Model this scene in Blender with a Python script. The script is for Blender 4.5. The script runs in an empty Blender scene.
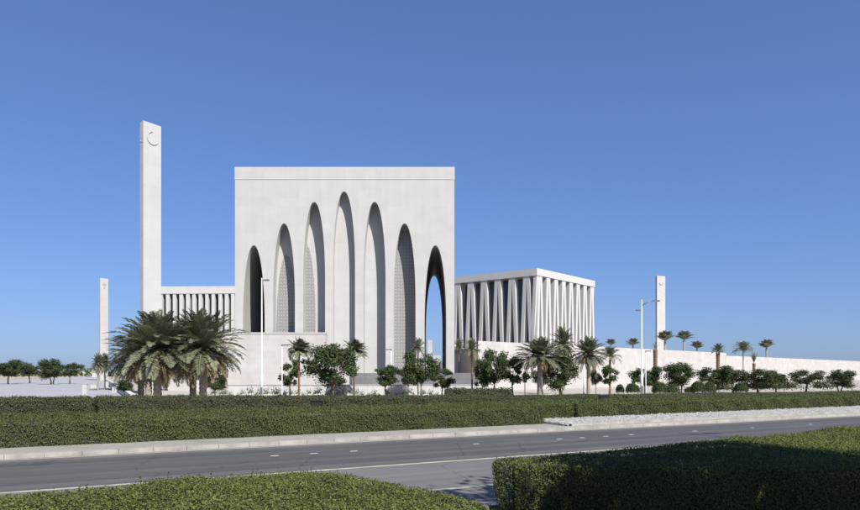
import bpy, math, random
import numpy as np
from mathutils import Vector, Matrix

random.seed(11)
RNG = np.random.default_rng(11)
SC = bpy.context.scene
COL = SC.collection
F = 700.0          # focal length in photo pixels (photo 860 px wide)
HZ = 372.0         # horizon row
EYE = 2.5
PI = math.pi

def R(a): return math.radians(a)
def at(px, py, D):
    return Vector(((px-430.0)/F*D, D, EYE+(HZ-py)/F*D))
def gx(px, D): return (px-430.0)/F*D

# road frame: RD runs along the road, RN across it, away from the camera
RD = Vector((0.8757, 0.4828)); RN = Vector((-0.4828, 0.8757))
def rp(s, n): return (RD.x*s+RN.x*n, RD.y*s+RN.y*n)

# ------------------------------------------------------------------ materials
def new_mat(name):
    m = bpy.data.materials.new(name); m.use_nodes = True
    nt = m.node_tree
    for n in list(nt.nodes): nt.nodes.remove(n)
    out = nt.nodes.new('ShaderNodeOutputMaterial')
    b = nt.nodes.new('ShaderNodeBsdfPrincipled')
    nt.links.new(b.outputs[0], out.inputs['Surface'])
    return m, nt, b, out
def nd(nt, t, **kw):
    n = nt.nodes.new(t)
    for k, v in kw.items(): setattr(n, k, v)
    return n
def ramp(nt, src, stops):
    r = nd(nt, 'ShaderNodeValToRGB')
    el = r.color_ramp.elements
    while len(el) < len(stops): el.new(0.5)
    for e, (p, c) in zip(el, stops): e.position = p; e.color = (*c, 1)
    nt.links.new(src, r.inputs[0]); return r
def noise(nt, vec, scale, detail=4, rough=0.55):
    n = nd(nt, 'ShaderNodeTexNoise'); n.inputs['Scale'].default_value = scale
    n.inputs['Detail'].default_value = detail; n.inputs['Roughness'].default_value = rough
    if vec is not None: nt.links.new(vec, n.inputs['Vector'])
    return n
def mixc(nt, fac, a, b, mode='MIX'):
    m = nd(nt, 'ShaderNodeMix', data_type='RGBA', blend_type=mode)
    for i, v in ((0, fac), (6, a), (7, b)):
        if isinstance(v, (int, float)): m.inputs[i].default_value = v
        elif isinstance(v, tuple): m.inputs[i].default_value = (*v, 1)
        else: nt.links.new(v, m.inputs[i])
    return m.outputs[2]
def bump(nt, b, h, strength, dist):
    n = nd(nt, 'ShaderNodeBump'); n.inputs['Strength'].default_value = strength
    n.inputs['Distance'].default_value = dist
    nt.links.new(h, n.inputs['Height']); nt.links.new(n.outputs[0], b.inputs['Normal'])
def wallvec(nt):
    """(along wall, height) coordinates whatever the facing of the face, in metres"""
    g = nd(nt, 'ShaderNodeNewGeometry'); tc = nd(nt, 'ShaderNodeTexCoord')
    cr = nd(nt, 'ShaderNodeVectorMath', operation='CROSS_PRODUCT'); cr.inputs[0].default_value = (0, 0, 1)
    nt.links.new(g.outputs['True Normal'], cr.inputs[1])
    nz = nd(nt, 'ShaderNodeVectorMath', operation='NORMALIZE'); nt.links.new(cr.outputs[0], nz.inputs[0])
    dt = nd(nt, 'ShaderNodeVectorMath', operation='DOT_PRODUCT')
    nt.links.new(nz.outputs[0], dt.inputs[0]); nt.links.new(g.outputs['Position'], dt.inputs[1])
    sp = nd(nt, 'ShaderNodeSeparateXYZ'); nt.links.new(g.outputs['Position'], sp.inputs[0])
    cb = nd(nt, 'ShaderNodeCombineXYZ')
    nt.links.new(dt.outputs['Value'], cb.inputs[0]); nt.links.new(sp.outputs[2], cb.inputs[1])
    return cb.outputs[0], g.outputs['Position']

ALB = 0.80     # measured colours were estimated for a dimmer exposure
def dim(c): return tuple(x*ALB for x in c)
def stone(name, c1, c2, joint, bw, bh, mortar=0.012, mottle=0.35, stain=0.25):
    c1, c2, joint = dim(c1), dim(c2), dim(joint)
    m, nt, b, out = new_mat(name)
    v, pos = wallvec(nt)
    br = nd(nt, 'ShaderNodeTexBrick'); nt.links.new(v, br.inputs['Vector'])
    br.offset = 0.5
    br.inputs['Scale'].default_value = 1.0
    br.inputs['Brick Width'].default_value = bw; br.inputs['Row Height'].default_value = bh
    br.inputs['Mortar Size'].default_value = mortar; br.inputs['Mortar Smooth'].default_value = 0.3
    br.inputs['Bias'].default_value = 0.0
    br.inputs['Color1'].default_value = (*c1, 1); br.inputs['Color2'].default_value = (*c2, 1)
    br.inputs['Mortar'].default_value = (*joint, 1)
    n1 = noise(nt, pos, 0.55, 6, 0.6)
    r1 = ramp(nt, n1.outputs[0], [(0.3, (1-mottle*0.3,)*3), (0.7, (1, 1, 1))])
    c = mixc(nt, 1.0, br.outputs['Color'], r1.outputs[0], 'MULTIPLY')
    # vertical rain streaks
    mp = nd(nt, 'ShaderNodeMapping'); mp.inputs['Scale'].default_value = (1.3, 0.05, 1)
    nt.links.new(v, mp.inputs[0])
    n2 = noise(nt, mp.outputs[0], 1.0, 5, 0.6)
    r2 = ramp(nt, n2.outputs[0], [(0.42, (1-stain*0.35, 1-stain*0.38, 1-stain*0.42)), (0.62, (1, 1, 1))])
    c = mixc(nt, 1.0, c, r2.outputs[0], 'MULTIPLY')
    nt.links.new(c, b.inputs['Base Color'])
    b.inputs['Roughness'].default_value = 0.8
    n3 = noise(nt, pos, 9.0, 5, 0.6)
    bump(nt, b, n3.outputs[0], 0.15, 0.02)
    return m

M = {}
M['limestone'] = stone('pale_limestone', (0.500, 0.488, 0.470), (0.526, 0.514, 0.496), (0.466, 0.454, 0.436), 2.4, 1.2, 0.012, 0.22, 0.10)
M['podium'] = stone('white_podium_stone', (0.585, 0.557, 0.53), (0.54, 0.508, 0.475), (0.50, 0.47, 0.435), 1.8, 0.75, 0.012, 0.55, 0.08)
M['concrete'] = stone('white_concrete', (0.565, 0.55, 0.53), (0.55, 0.535, 0.515), (0.50, 0.485, 0.465), 4.0, 2.6, 0.006, 0.2, 0.08)
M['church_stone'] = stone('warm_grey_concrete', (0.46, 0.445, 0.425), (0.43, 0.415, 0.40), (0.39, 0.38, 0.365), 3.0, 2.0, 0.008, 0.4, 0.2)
M['lowwall'] = stone('white_render', (0.62, 0.61, 0.595), (0.61, 0.60, 0.585), (0.55, 0.54, 0.53), 3.0, 1.4, 0.01, 0.4, 0.3)
M['grey_and_shade'] = stone('grey_stone_and_shade', (0.20, 0.20, 0.205), (0.17, 0.17, 0.175), (0.12, 0.12, 0.12), 1.5, 0.8, 0.015, 0.4, 0.2)  # dark tone painted as shade below the mosque; also the far grey block
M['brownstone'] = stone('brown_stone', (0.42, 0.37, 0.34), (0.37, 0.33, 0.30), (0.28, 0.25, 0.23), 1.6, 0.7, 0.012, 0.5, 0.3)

def screen_mat():
    m, nt, b, out = new_mat('pierced_screen')
    v, pos = wallvec(nt)
    mp = nd(nt, 'ShaderNodeMapping'); mp.inputs['Scale'].default_value = (2.5, 2.2, 1)
    nt.links.new(v, mp.inputs[0])
    vo = nd(nt, 'ShaderNodeTexVoronoi', voronoi_dimensions='2D'); vo.inputs['Scale'].default_value = 1.0
    vo.inputs['Randomness'].default_value = 0.16
    nt.links.new(mp.outputs[0], vo.inputs['Vector'])
    r = ramp(nt, vo.outputs['Distance'], [(0.0, (0.36, 0.355, 0.345)), (0.16, (0.32, 0.315, 0.305)), (0.24, (0.20, 0.197, 0.192)), (0.8, (0.235, 0.23, 0.225))])
    nt.links.new(r.outputs[0], b.inputs['Base Color']); b.inputs['Roughness'].default_value = 0.7
    bump(nt, b, vo.outputs['Distance'], 0.4, 0.08)
    return m
M['screen'] = screen_mat()

def plain(name, c, rough=0.6, metal=0.0, var=0.15, scale=3.0):
    c = dim(c)
    m, nt, b, out = new_mat(name)
    tc = nd(nt, 'ShaderNodeTexCoord')
    n = noise(nt, tc.outputs['Object'], scale, 4)
    r = ramp(nt, n.outputs[0], [(0.3, tuple(x*(1-var) for x in c)), (0.7, tuple(min(1, x*(1+var)) for x in c))])
    nt.links.new(r.outputs[0], b.inputs['Base Color'])
    b.inputs['Roughness'].default_value = rough; b.inputs['Metallic'].default_value = metal
    return m
M['pole'] = plain('pale_painted_metal', (0.62, 0.62, 0.61), 0.4, 0.0, 0.06)
M['lamp'] = plain('grey_lamp_metal', (0.16, 0.16, 0.17), 0.4, 0.2, 0.1)
M['lens'] = plain('lamp_lens', (0.6, 0.6, 0.58), 0.2, 0.0, 0.05)
M['cabinet'] = plain('dark_green_paint', (0.012, 0.018, 0.012), 0.5, 0.0, 0.2)
M['sign'] = plain('brown_sign_paint', (0.035, 0.022, 0.018), 0.5, 0.0, 0.2)
M['dark_glass'] = plain('dark_glazing', (0.07, 0.072, 0.075), 0.15, 0.0, 0.2, 0.2)
M['kerb'] = plain('kerb_concrete', (0.35, 0.325, 0.285), 0.85, 0, 0.25, 1.6)
M['dash'] = plain('white_road_paint', (0.62, 0.61, 0.58), 0.6, 0, 0.1, 4)
M['yellow'] = plain('worn_yellow_road_paint', (0.40, 0.375, 0.27), 0.7, 0, 0.25, 2)
M['white_line'] = plain('worn_white_road_paint', (0.50, 0.49, 0.46), 0.7, 0, 0.2, 2)
M['seam'] = plain('bitumen_seam', (0.03, 0.03, 0.03), 0.8)

def trunk_mat(name, c1, c2, zs=7.0):
    c1, c2 = dim(c1), dim(c2)
    m, nt, b, out = new_mat(name)
    tc = nd(nt, 'ShaderNodeTexCoord')
    mp = nd(nt, 'ShaderNodeMapping'); mp.inputs['Scale'].default_value = (3.0, 3.0, zs)
    nt.links.new(tc.outputs['Object'], mp.inputs[0])
    n = noise(nt, mp.outputs[0], 1.6, 5, 0.65)
    r = ramp(nt, n.outputs[0], [(0.32, c1), (0.68, c2)])
    nt.links.new(r.outputs[0], b.inputs['Base Color']); b.inputs['Roughness'].default_value = 0.9
    bump(nt, b, n.outputs[0], 0.8, 0.06)
    return m
M['bark'] = trunk_mat('brown_bark', (0.09, 0.065, 0.045), (0.24, 0.18, 0.13), 2.0)
M['palm_bark'] = trunk_mat('grey_palm_bark', (0.17, 0.145, 0.11), (0.50, 0.44, 0.36))
M['orange_bark'] = trunk_mat('ginger_palm_fibre', (0.10, 0.055, 0.03), (0.25, 0.155, 0.09))
M['pale_bark'] = trunk_mat('pale_trunk', (0.34, 0.31, 0.27), (0.55, 0.52, 0.47))

def leaf_mat(name, dark, light, transl=0.25, rough=0.55, pscale=0.7):
    dark, light = dim(dark), dim(light)
    m, nt, b, out = new_mat(name)
    a = nd(nt, 'ShaderNodeAttribute', attribute_name='tint')
    g = nd(nt, 'ShaderNodeNewGeometry')
    n = noise(nt, g.outputs['Position'], pscale, 3)
    ad = nd(nt, 'ShaderNodeMath', operation='ADD'); nt.links.new(a.outputs['Fac'], ad.inputs[0])
    nt.links.new(n.outputs[0], ad.inputs[1])
    hv = nd(nt, 'ShaderNodeMath', operation='MULTIPLY'); hv.inputs[1].default_value = 0.5
    nt.links.new(ad.outputs[0], hv.inputs[0])
    r = ramp(nt, hv.outputs[0], [(0.15, dark), (0.85, light)])
    nt.links.new(r.outputs[0], b.inputs['Base Color']); b.inputs['Roughness'].default_value = rough
    b.inputs['Specular IOR Level'].default_value = 0.15
    t = nd(nt, 'ShaderNodeBsdfTranslucent'); nt.links.new(r.outputs[0], t.inputs['Color'])
    mx = nd(nt, 'ShaderNodeMixShader'); mx.inputs[0].default_value = transl
    nt.links.new(b.outputs[0], mx.inputs[1]); nt.links.new(t.outputs[0], mx.inputs[2])
    nt.links.new(mx.outputs[0], out.inputs['Surface'])
    return m
M['leaf'] = leaf_mat('dark_green_leaves', (0.022, 0.036, 0.014), (0.105, 0.14, 0.052), 0.2)
M['leaf_olive'] = leaf_mat('olive_leaves', (0.040, 0.050, 0.022), (0.13, 0.145, 0.065), 0.2)
M['palm_leaf'] = leaf_mat('grey_green_fronds', (0.058, 0.066, 0.038), (0.32, 0.335, 0.215), 0.15, 0.6)
M['palm_dry'] = leaf_mat('dry_fronds', (0.12, 0.085, 0.045), (0.33, 0.25, 0.14), 0.15, 0.7)
M['hedge_far'] = leaf_mat('roadside_hedge_leaves', (0.042, 0.056, 0.018), (0.155, 0.175, 0.058), 0.2, 0.6, 0.3)
M['hedge_back'] = leaf_mat('rear_hedge_leaves', (0.042, 0.050, 0.022), (0.135, 0.145, 0.068), 0.2, 0.6, 0.45)
M['hedge_near'] = leaf_mat('foreground_hedge_leaves', (0.045, 0.065, 0.014), (0.22, 0.25, 0.07), 0.25, 0.6, 0.7)
M['woody'] = leaf_mat('woody_hedge_twigs', (0.06, 0.055, 0.03), (0.15, 0.14, 0.08), 0.1, 0.8)
M['twig'] = plain('hedge_twigs', (0.030, 0.030, 0.016), 0.9, 0, 0.3, 6)
M['pale_shrub'] = leaf_mat('grey_green_shrub_leaves', (0.07, 0.08, 0.04), (0.20, 0.22, 0.13), 0.2)

def asphalt(name, c1, c2):
    c1, c2 = dim(c1), dim(c2)
    m, nt, b, out = new_mat(name)
    g = nd(nt, 'ShaderNodeNewGeometry')
    vr = nd(nt, 'ShaderNodeVectorRotate', rotation_type='Z_AXIS'); vr.inputs['Angle'].default_value = -math.atan2(RD.y, RD.x)
    nt.links.new(g.outputs['Position'], vr.inputs['Vector'])
    mp = nd(nt, 'ShaderNodeMapping'); mp.inputs['Scale'].default_value = (0.012, 1.4, 1)
    nt.links.new(vr.outputs[0], mp.inputs[0])
    n1 = noise(nt, mp.outputs[0], 1.0, 5, 0.65)      # tyre tracks worn along the lanes
    n2 = noise(nt, g.outputs['Position'], 0.22, 5)
    n3 = noise(nt, g.outputs['Position'], 38, 3, 0.7)
    r1 = ramp(nt, n1.outputs[0], [(0.34, c1), (0.66, c2)])
    r2 = ramp(nt, n2.outputs[0], [(0.3, (0.80, 0.80, 0.81)), (0.7, (1.04, 1.03, 1.02))])
    r3 = ramp(nt, n3.outputs[0], [(0.3, (0.78, 0.78, 0.78)), (0.7, (1.12, 1.12, 1.12))])
    c = mixc(nt, 1.0, r1.outputs[0], r2.outputs[0], 'MULTIPLY')
    c = mixc(nt, 1.0, c, r3.outputs[0], 'MULTIPLY')
    # fine cracks and an oil stained middle of the lanes
    vo = nd(nt, 'ShaderNodeTexVoronoi', feature='DISTANCE_TO_EDGE'); vo.inputs['Scale'].default_value = 0.32
    wv = noise(nt, g.outputs['Position'], 1.2, 4); wm = mixc(nt, 0.25, g.outputs['Position'], wv.outputs['Color'], 'ADD')
    nt.links.new(wm, vo.inputs['Vector'])
    rc = ramp(nt, vo.outputs['Distance'], [(0.004, (0.55, 0.55, 0.55)), (0.012, (1, 1, 1))])
    c = mixc(nt, 0.55, c, rc.outputs[0], 'MULTIPLY')
    # sand blown against the far kerb
    sp = nd(nt, 'ShaderNodeSeparateXYZ'); nt.links.new(vr.outputs[0], sp.inputs[0])
    mr = nd(nt, 'ShaderNodeMapRange'); mr.inputs['From Min'].default_value = 22.2; mr.inputs['From Max'].default_value = 23.5
    nt.links.new(sp.outputs[1], mr.inputs['Value'])
    mu = nd(nt, 'ShaderNodeMath', operation='MULTIPLY'); nt.links.new(mr.outputs[0], mu.inputs[0]); nt.links.new(n2.outputs[0], mu.inputs[1])
    c = mixc(nt, mu.outputs[0], c, (0.22, 0.195, 0.155))
    nt.links.new(c, b.inputs['Base Color']); b.inputs['Roughness'].default_value = 0.75
    bump(nt, b, n3.outputs[0], 0.3, 0.01)
    return m
M['asphalt'] = asphalt('asphalt', (0.060, 0.057, 0.055), (0.122, 0.116, 0.110))
M['asphalt_old'] = asphalt('worn_asphalt', (0.125, 0.121, 0.118), (0.185, 0.179, 0.173))

def groundmat(name, c1, c2, scale, fine, c3=None):
    c1, c2 = dim(c1), dim(c2)
    m, nt, b, out = new_mat(name)
    g = nd(nt, 'ShaderNodeNewGeometry')
    n1 = noise(nt, g.outputs['Position'], scale, 6, 0.6)
    r1 = ramp(nt, n1.outputs[0], [(0.3, c1), (0.7, c2)])
    n2 = noise(nt, g.outputs['Position'], fine, 4, 0.7)
    r2 = ramp(nt, n2.outputs[0], [(0.3, (0.72, 0.72, 0.72)), (0.7, (1.05, 1.05, 1.05))])
    c = mixc(nt, 1.0, r1.outputs[0], r2.outputs[0], 'MULTIPLY')
    nt.links.new(c, b.inputs['Base Color']); b.inputs['Roughness'].default_value = 0.9
    bump(nt, b, n2.outputs[0], 0.5, 0.03)
    return m
M['sand'] = groundmat('pale_sand', (0.36, 0.31, 0.235), (0.45, 0.39, 0.30), 0.06, 6)
M['soil'] = groundmat('hedge_bed_soil', (0.12, 0.10, 0.07), (0.2, 0.17, 0.12), 0.6, 9)
M['paving'] = groundmat('pale_paving', (0.40, 0.36, 0.31), (0.47, 0.43, 0.37), 0.12, 5)
M['ramp'] = groundmat('grey_access_road', (0.34, 0.345, 0.36), (0.40, 0.405, 0.42), 0.1, 8)
M['gravel'] = groundmat('white_gravel', (0.25, 0.24, 0.225), (0.50, 0.485, 0.46), 3.5, 16)
M['pave_verge'] = groundmat('concrete_pavement', (0.27, 0.25, 0.215), (0.37, 0.345, 0.30), 0.6, 7)
M['water_blue'] = M['ramp']

# ------------------------------------------------------------------ mesh helpers
def mesh_obj(name, verts, faces, mats, parent=None, midx=None, smooth=False, tint=None):
    me = bpy.data.meshes.new(name)
    if isinstance(verts, np.ndarray) and isinstance(faces, np.ndarray):
        k = faces.shape[1]
        me.vertices.add(len(verts)); me.vertices.foreach_set('co', verts.astype(np.float32).ravel())
        me.loops.add(faces.size); me.loops.foreach_set('vertex_index', faces.astype(np.int32).ravel())
        me.polygons.add(len(faces)); me.polygons.foreach_set('loop_start', np.arange(0, faces.size, k, dtype=np.int32))
        me.update(calc_edges=True)
    else:
        me.from_pydata([tuple(v) for v in verts], [], [tuple(f) for f in faces]); me.update()
    if not isinstance(mats, (list, tuple)): mats = [mats]
    for m in mats: me.materials.append(m)
    if midx is not None: me.polygons.foreach_set('material_index', np.asarray(midx, dtype=np.int32))
    if smooth: me.polygons.foreach_set('use_smooth', np.ones(len(me.polygons), dtype=bool))
    if tint is not None:
        a = me.attributes.new('tint', 'FLOAT', 'FACE'); a.data.foreach_set('value', np.asarray(tint, dtype=np.float32))
    o = bpy.data.objects.new(name, me); COL.objects.link(o)
    if parent is not None: o.parent = parent
    return o

class MB:
    def __init__(s): s.v = []; s.f = []
    def add(s, verts, faces):
        b = len(s.v); s.v += [tuple(v) for v in verts]; s.f += [tuple(i+b for i in f) for f in faces]; return s
    def box(s, x0, x1, y0, y1, z0, z1):
        return s.add([(x0,y0,z0),(x1,y0,z0),(x1,y1,z0),(x0,y1,z0),(x0,y0,z1),(x1,y0,z1),(x1,y1,z1),(x0,y1,z1)],
              [(0,3,2,1),(4,5,6,7),(0,1,5,4),(1,2,6,5),(2,3,7,6),(3,0,4,7)])
    def prism(s, foot, z0, z1):
        """vertical prism over a 2D footprint; z1 may be a list (one per corner)"""
        n = len(foot); zt = z1 if isinstance(z1, (list, tuple)) else [z1]*n
        a = sum(foot[i][0]*foot[(i+1)%n][1]-foot[(i+1)%n][0]*foot[i][1] for i in range(n))
        if a < 0: foot = foot[::-1]; zt = zt[::-1]
        v = [(x, y, z0) for x, y in foot]+[(x, y, z) for (x, y), z in zip(foot, zt)]
        f = [tuple(range(n))[::-1], tuple(range(n, 2*n))]
        f += [(i, (i+1)%n, (i+1)%n+n, i+n) for i in range(n)]
        return s.add(v, f)
    def tube(s, pts, radii, n=8, cap=True):
        pts = [Vector(p) for p in pts]; rings = []
        for i, p in enumerate(pts):
            d = (pts[min(i+1, len(pts)-1)]-pts[max(i-1, 0)]).normalized()
            u = d.orthogonal().normalized() if abs(d.z) < 0.95 else Vector((1, 0, 0))
            u = (u-d*u.dot(d)).normalized(); w = d.cross(u)
            rings.append([p+(u*math.cos(2*PI*k/n)+w*math.sin(2*PI*k/n))*radii[i] for k in range(n)])
        v = [q for r_ in rings for q in r_]
        f = [(i*n+k, i*n+(k+1)%n, (i+1)*n+(k+1)%n, (i+1)*n+k) for i in range(len(pts)-1) for k in range(n)]
        if cap: f += [tuple(range(n))[::-1], tuple((len(pts)-1)*n+k for k in range(n))]
        return s.add(v, f)
    def build(s, name, mat, parent=None, smooth=False):
        return mesh_obj(name, s.v, s.f, mat, parent, smooth=smooth)

def tag(o, label=None, cat=None, group=None, kind=None):
    for k, v in (('label', label), ('category', cat), ('group', group), ('kind', kind)):
        if v: o[k] = v
    return o
def empty(name, loc, label=None, cat=None, group=None, rz=0.0, scale=1.0):
    o = bpy.data.objects.new(name, None); COL.objects.link(o)
    o.location = loc; o.rotation_euler = (0, 0, rz)
    o.scale = scale if isinstance(scale, (tuple, list)) else (scale,)*3
    o.empty_display_size = 0.3
    return tag(o, label, cat, group)
def copy_thing(src, loc, label, group=None, rz=0.0, scale=1.0):
    r = src.copy(); COL.objects.link(r)
    r.location = loc; r.rotation_euler = (0, 0, rz)
    r.scale = scale if isinstance(scale, (tuple, list)) else (scale,)*3
    r['label'] = label
    if group: r['group'] = group
    for ch in list(src.children):
        c = ch.copy(); COL.objects.link(c); c.parent = r
        for g in list(ch.children):
            d = g.copy(); COL.objects.link(d); d.parent = c
    return r

def leaf_quads(P, Nrm, L, W):
    """diamond leaves at P, face normal Nrm (arrays), length L and width W"""
    n = len(P)
    Nrm = Nrm/np.maximum(np.linalg.norm(Nrm, axis=1, keepdims=True), 1e-6)
    r = RNG.normal(size=(n, 3)); u = np.cross(Nrm, r); u /= np.maximum(np.linalg.norm(u, axis=1, keepdims=True), 1e-6)
    w = np.cross(Nrm, u)
    L = np.broadcast_to(np.asarray(L, float).reshape(-1, 1), (n, 1))*RNG.uniform(0.7, 1.3, (n, 1))*0.5
    W = np.broadcast_to(np.asarray(W, float).reshape(-1, 1), (n, 1))*RNG.uniform(0.7, 1.3, (n, 1))*0.5
    V = np.stack([P-u*L, P-w*W+u*L*0.1, P+u*L, P+w*W+u*L*0.1], axis=1).reshape(-1, 3)
    Fq = np.arange(4*n).reshape(n, 4)
    return V, Fq

def in_poly(P, poly):
    x, y = P[:, 0], P[:, 1]; ins = np.zeros(len(P), bool); n = len(poly); j = n-1
    for i in range(n):
        xi, yi = poly[i]; xj, yj = poly[j]
        c = ((yi > y) != (yj > y)) & (x < (xj-xi)*(y-yi)/((yj-yi) or 1e-9)+xi)
        ins ^= c; j = i
    return ins

def wob(P, a, b):   # cheap smooth 2D noise
    x, y = P[:, 0], P[:, 1]
    return (np.sin(x*a+1.3*np.sin(y*b*0.7+0.5))+np.sin(y*b+1.7*np.sin(x*a*0.6)+2.0)+0.6*np.sin((x+y)*a*2.3+1.0))/2.6

def hedge(name, poly, height, mat, top_density, side_density, leaf, label, z0=0.0, rough=0.05, taper=0.0, group=None, keep=None, cat='hedge', woody=0.26):
    """clipped hedge: a solid twiggy core and leaf-sized faces on its top and sides. height: number or f(P)->heights"""
    hf = height if callable(height) else (lambda P: np.full(len(P), float(height)))
    a = sum(poly[i][0]*poly[(i+1)%len(poly)][1]-poly[(i+1)%len(poly)][0]*poly[i][1] for i in range(len(poly)))
    if a < 0: poly = poly[::-1]
    A = np.array(poly)
    lo, hi = A.min(0), A.max(0)
    # core, inset
    n = len(poly); cen = A.mean(0); core = []
    for i in range(n):
        p0, p1, p2 = A[i-1], A[i], A[(i+1) % n]
        e1 = (p1-p0)/np.linalg.norm(p1-p0); e2 = (p2-p1)/np.linalg.norm(p2-p1)
        nn = np.array([-e1[1], e1[0]])+np.array([-e2[1], e2[0]]); nn /= max(np.linalg.norm(nn), 1e-6)
        core.append(p1+nn*(0.06+taper*1.15))
    core = np.array(core)
    zt = hf(core)-0.08 if n == 4 else np.full(n, hf(np.vstack([core, A])).min()-0.09)
    cv = [(x, y, z0) for x, y in core]+[(x, y, z0+z) for (x, y), z in zip(core, zt)]
    cf = [tuple(range(n))[::-1], tuple(range(n, 2*n))]+[(i, (i+1) % n, (i+1) % n+n, i+n) for i in range(n)]
    # top leaves
    Ps, Ns = [], []
    area = abs(a)/2; cnt = int((hi-lo).prod()*top_density)
    P = lo+RNG.random((cnt, 2))*(hi-lo); P = P[in_poly(P, poly)]
    if keep is not None: P = P[keep(P)]
    z = z0+hf(P)+rough*wob(P, 3.1, 2.7)+RNG.normal(size=len(P))*rough*0.55-0.02
    # round the rim
    d = np.full(len(P), 9.0)
    for i in range(n):
        p, q = A[i], A[(i+1) % n]; e = q-p; t = np.clip(((P-p)@e)/(e@e), 0, 1)
        d = np.minimum(d, np.linalg.norm(P-(p+t[:, None]*e), axis=1))
    rim = np.clip(d/0.16, 0, 1); z -= (1-np.sqrt(1-(1-rim)**2))*0.11
    Ps.append(np.column_stack([P, z])); nr = RNG.normal(size=(len(P), 3))*0.55; nr[:, 2] += 1; Ns.append(nr)
    for i in range(n):
        p, q = A[i], A[(i+1) % n]; e = q-p; L = np.linalg.norm(e); nrm = np.array([e[1], -e[0]])/L
        k = int(L*1.0*side_density)
        if k == 0: continue
        t = RNG.random(k); P2 = p+t[:, None]*e
        if keep is not None:
            kk = keep(P2); t = t[kk]; P2 = P2[kk]
        h = hf(P2); s = RNG.random(len(P2))**0.9; zz = z0+s*h*0.98
        off = rough*0.8*np.sin(t*L*3.3+zz*4)+RNG.normal(size=len(P2))*rough*0.6 - taper*(1-s)
        rimz = np.clip((h-(zz-z0))/0.14, 0, 1); off -= (1-rimz)**2*0.07
        P2 = P2+nrm*off[:, None]
        Ps.append(np.column_stack([P2, zz])); nr = RNG.normal(size=(len(P2), 3))*0.55; nr[:, :2] += nrm; nr[:, 2] += 0.25; Ns.append(nr)
    P = np.vstack(Ps); N = np.vstack(Ns)
    V, Fq = leaf_quads(P, N, leaf, leaf*0.62)
    ntop = len(Ps[0]); frac = np.where(np.arange(len(P)) < ntop, woody*0.25, woody)
    frac = frac*(0.5+np.clip(1.2*wob(P, 0.8, 1.1)+0.5*wob(P[:, ::-1][:, :2], 2.3, 1.9), -0.5, 1.4))
    mi = (RNG.random(len(P)) < frac).astype(np.int32)
    o = mesh_obj(name, V, Fq, [mat, M['woody']], tint=RNG.random(len(Fq)), midx=mi)
    tag(o, label, cat, group)
    c = mesh_obj('twig_core', cv, cf, M['twig'], o)
    return o

# ------------------------------------------------------------------ trees
def tree_proto(name, H, cw, ch, cz, leaf, nleaf, mat, seed, nclump=26, stems=1, trunk_r=0.09):
    """broad-leaved tree of height H: crown ellipsoid half width cw, half height ch centred at cz"""
    rs = np.random.default_rng(seed); rr = random.Random(seed)
    root = empty(name, (0, 0, 0))
    C = []
    while len(C) < nclump:
        q = rs.normal(size=3); q /= np.linalg.norm(q); r_ = rs.uniform(0.35, 1.0)**0.6
        p = q*r_*np.array([cw*0.82, cw*0.82, ch*0.80])*rs.uniform(0.72, 1.25)
        C.append(p+np.array([0, 0, cz]))
    C = np.array(C)
    P, N = [], []
    for c in C:
        rad = cw*rs.uniform(0.14, 0.36); k = int(nleaf/nclump*(rad/cw/0.28)**2)
        q = rs.normal(size=(k, 3)); q /= np.linalg.norm(q, axis=1, keepdims=True)
        rr_ = rs.uniform(0.25, 1.0, (k, 1))**0.5*rad*(1+0.25*rs.normal(size=(k, 1)))
        P.append(c+q*rr_*np.array([1, 1, 0.85])); N.append(q+rs.normal(size=(k, 3))*0.7+np.array([0, 0, 0.4]))
    P = np.vstack(P); N = np.vstack(N)
    V, Fq = leaf_quads(P, N, leaf, leaf*0.6)
    tint = RNG.random(len(Fq))
    mesh_obj('crown', V, Fq, [mat], root, tint=tint)
    mb = MB()
    fork = cz-ch*0.75
    for s in range(stems):
        ox = (s-(stems-1)/2)*0.28
        top = Vector((ox*2.2+rr.uniform(-.1, .1), rr.uniform(-.1, .1), fork))
        mb.tube([(ox, 0, -0.05), (ox*1.2+rr.uniform(-.05, .05), rr.uniform(-.05, .05), fork*0.5), top], [trunk_r*1.25, trunk_r, trunk_r*0.85], 8)
        for i in range(s, len(C), stems*2):
            c = Vector(C[i]); mid = top.lerp(c, 0.5)+Vector((0, 0, 0.12*ch))
            mb.tube([top-Vector((0, 0, 0.08)), mid, c], [trunk_r*0.5, trunk_r*0.33, trunk_r*0.12], 5)
    mb.build('trunk', M['bark'], root, smooth=True)
    return root

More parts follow.
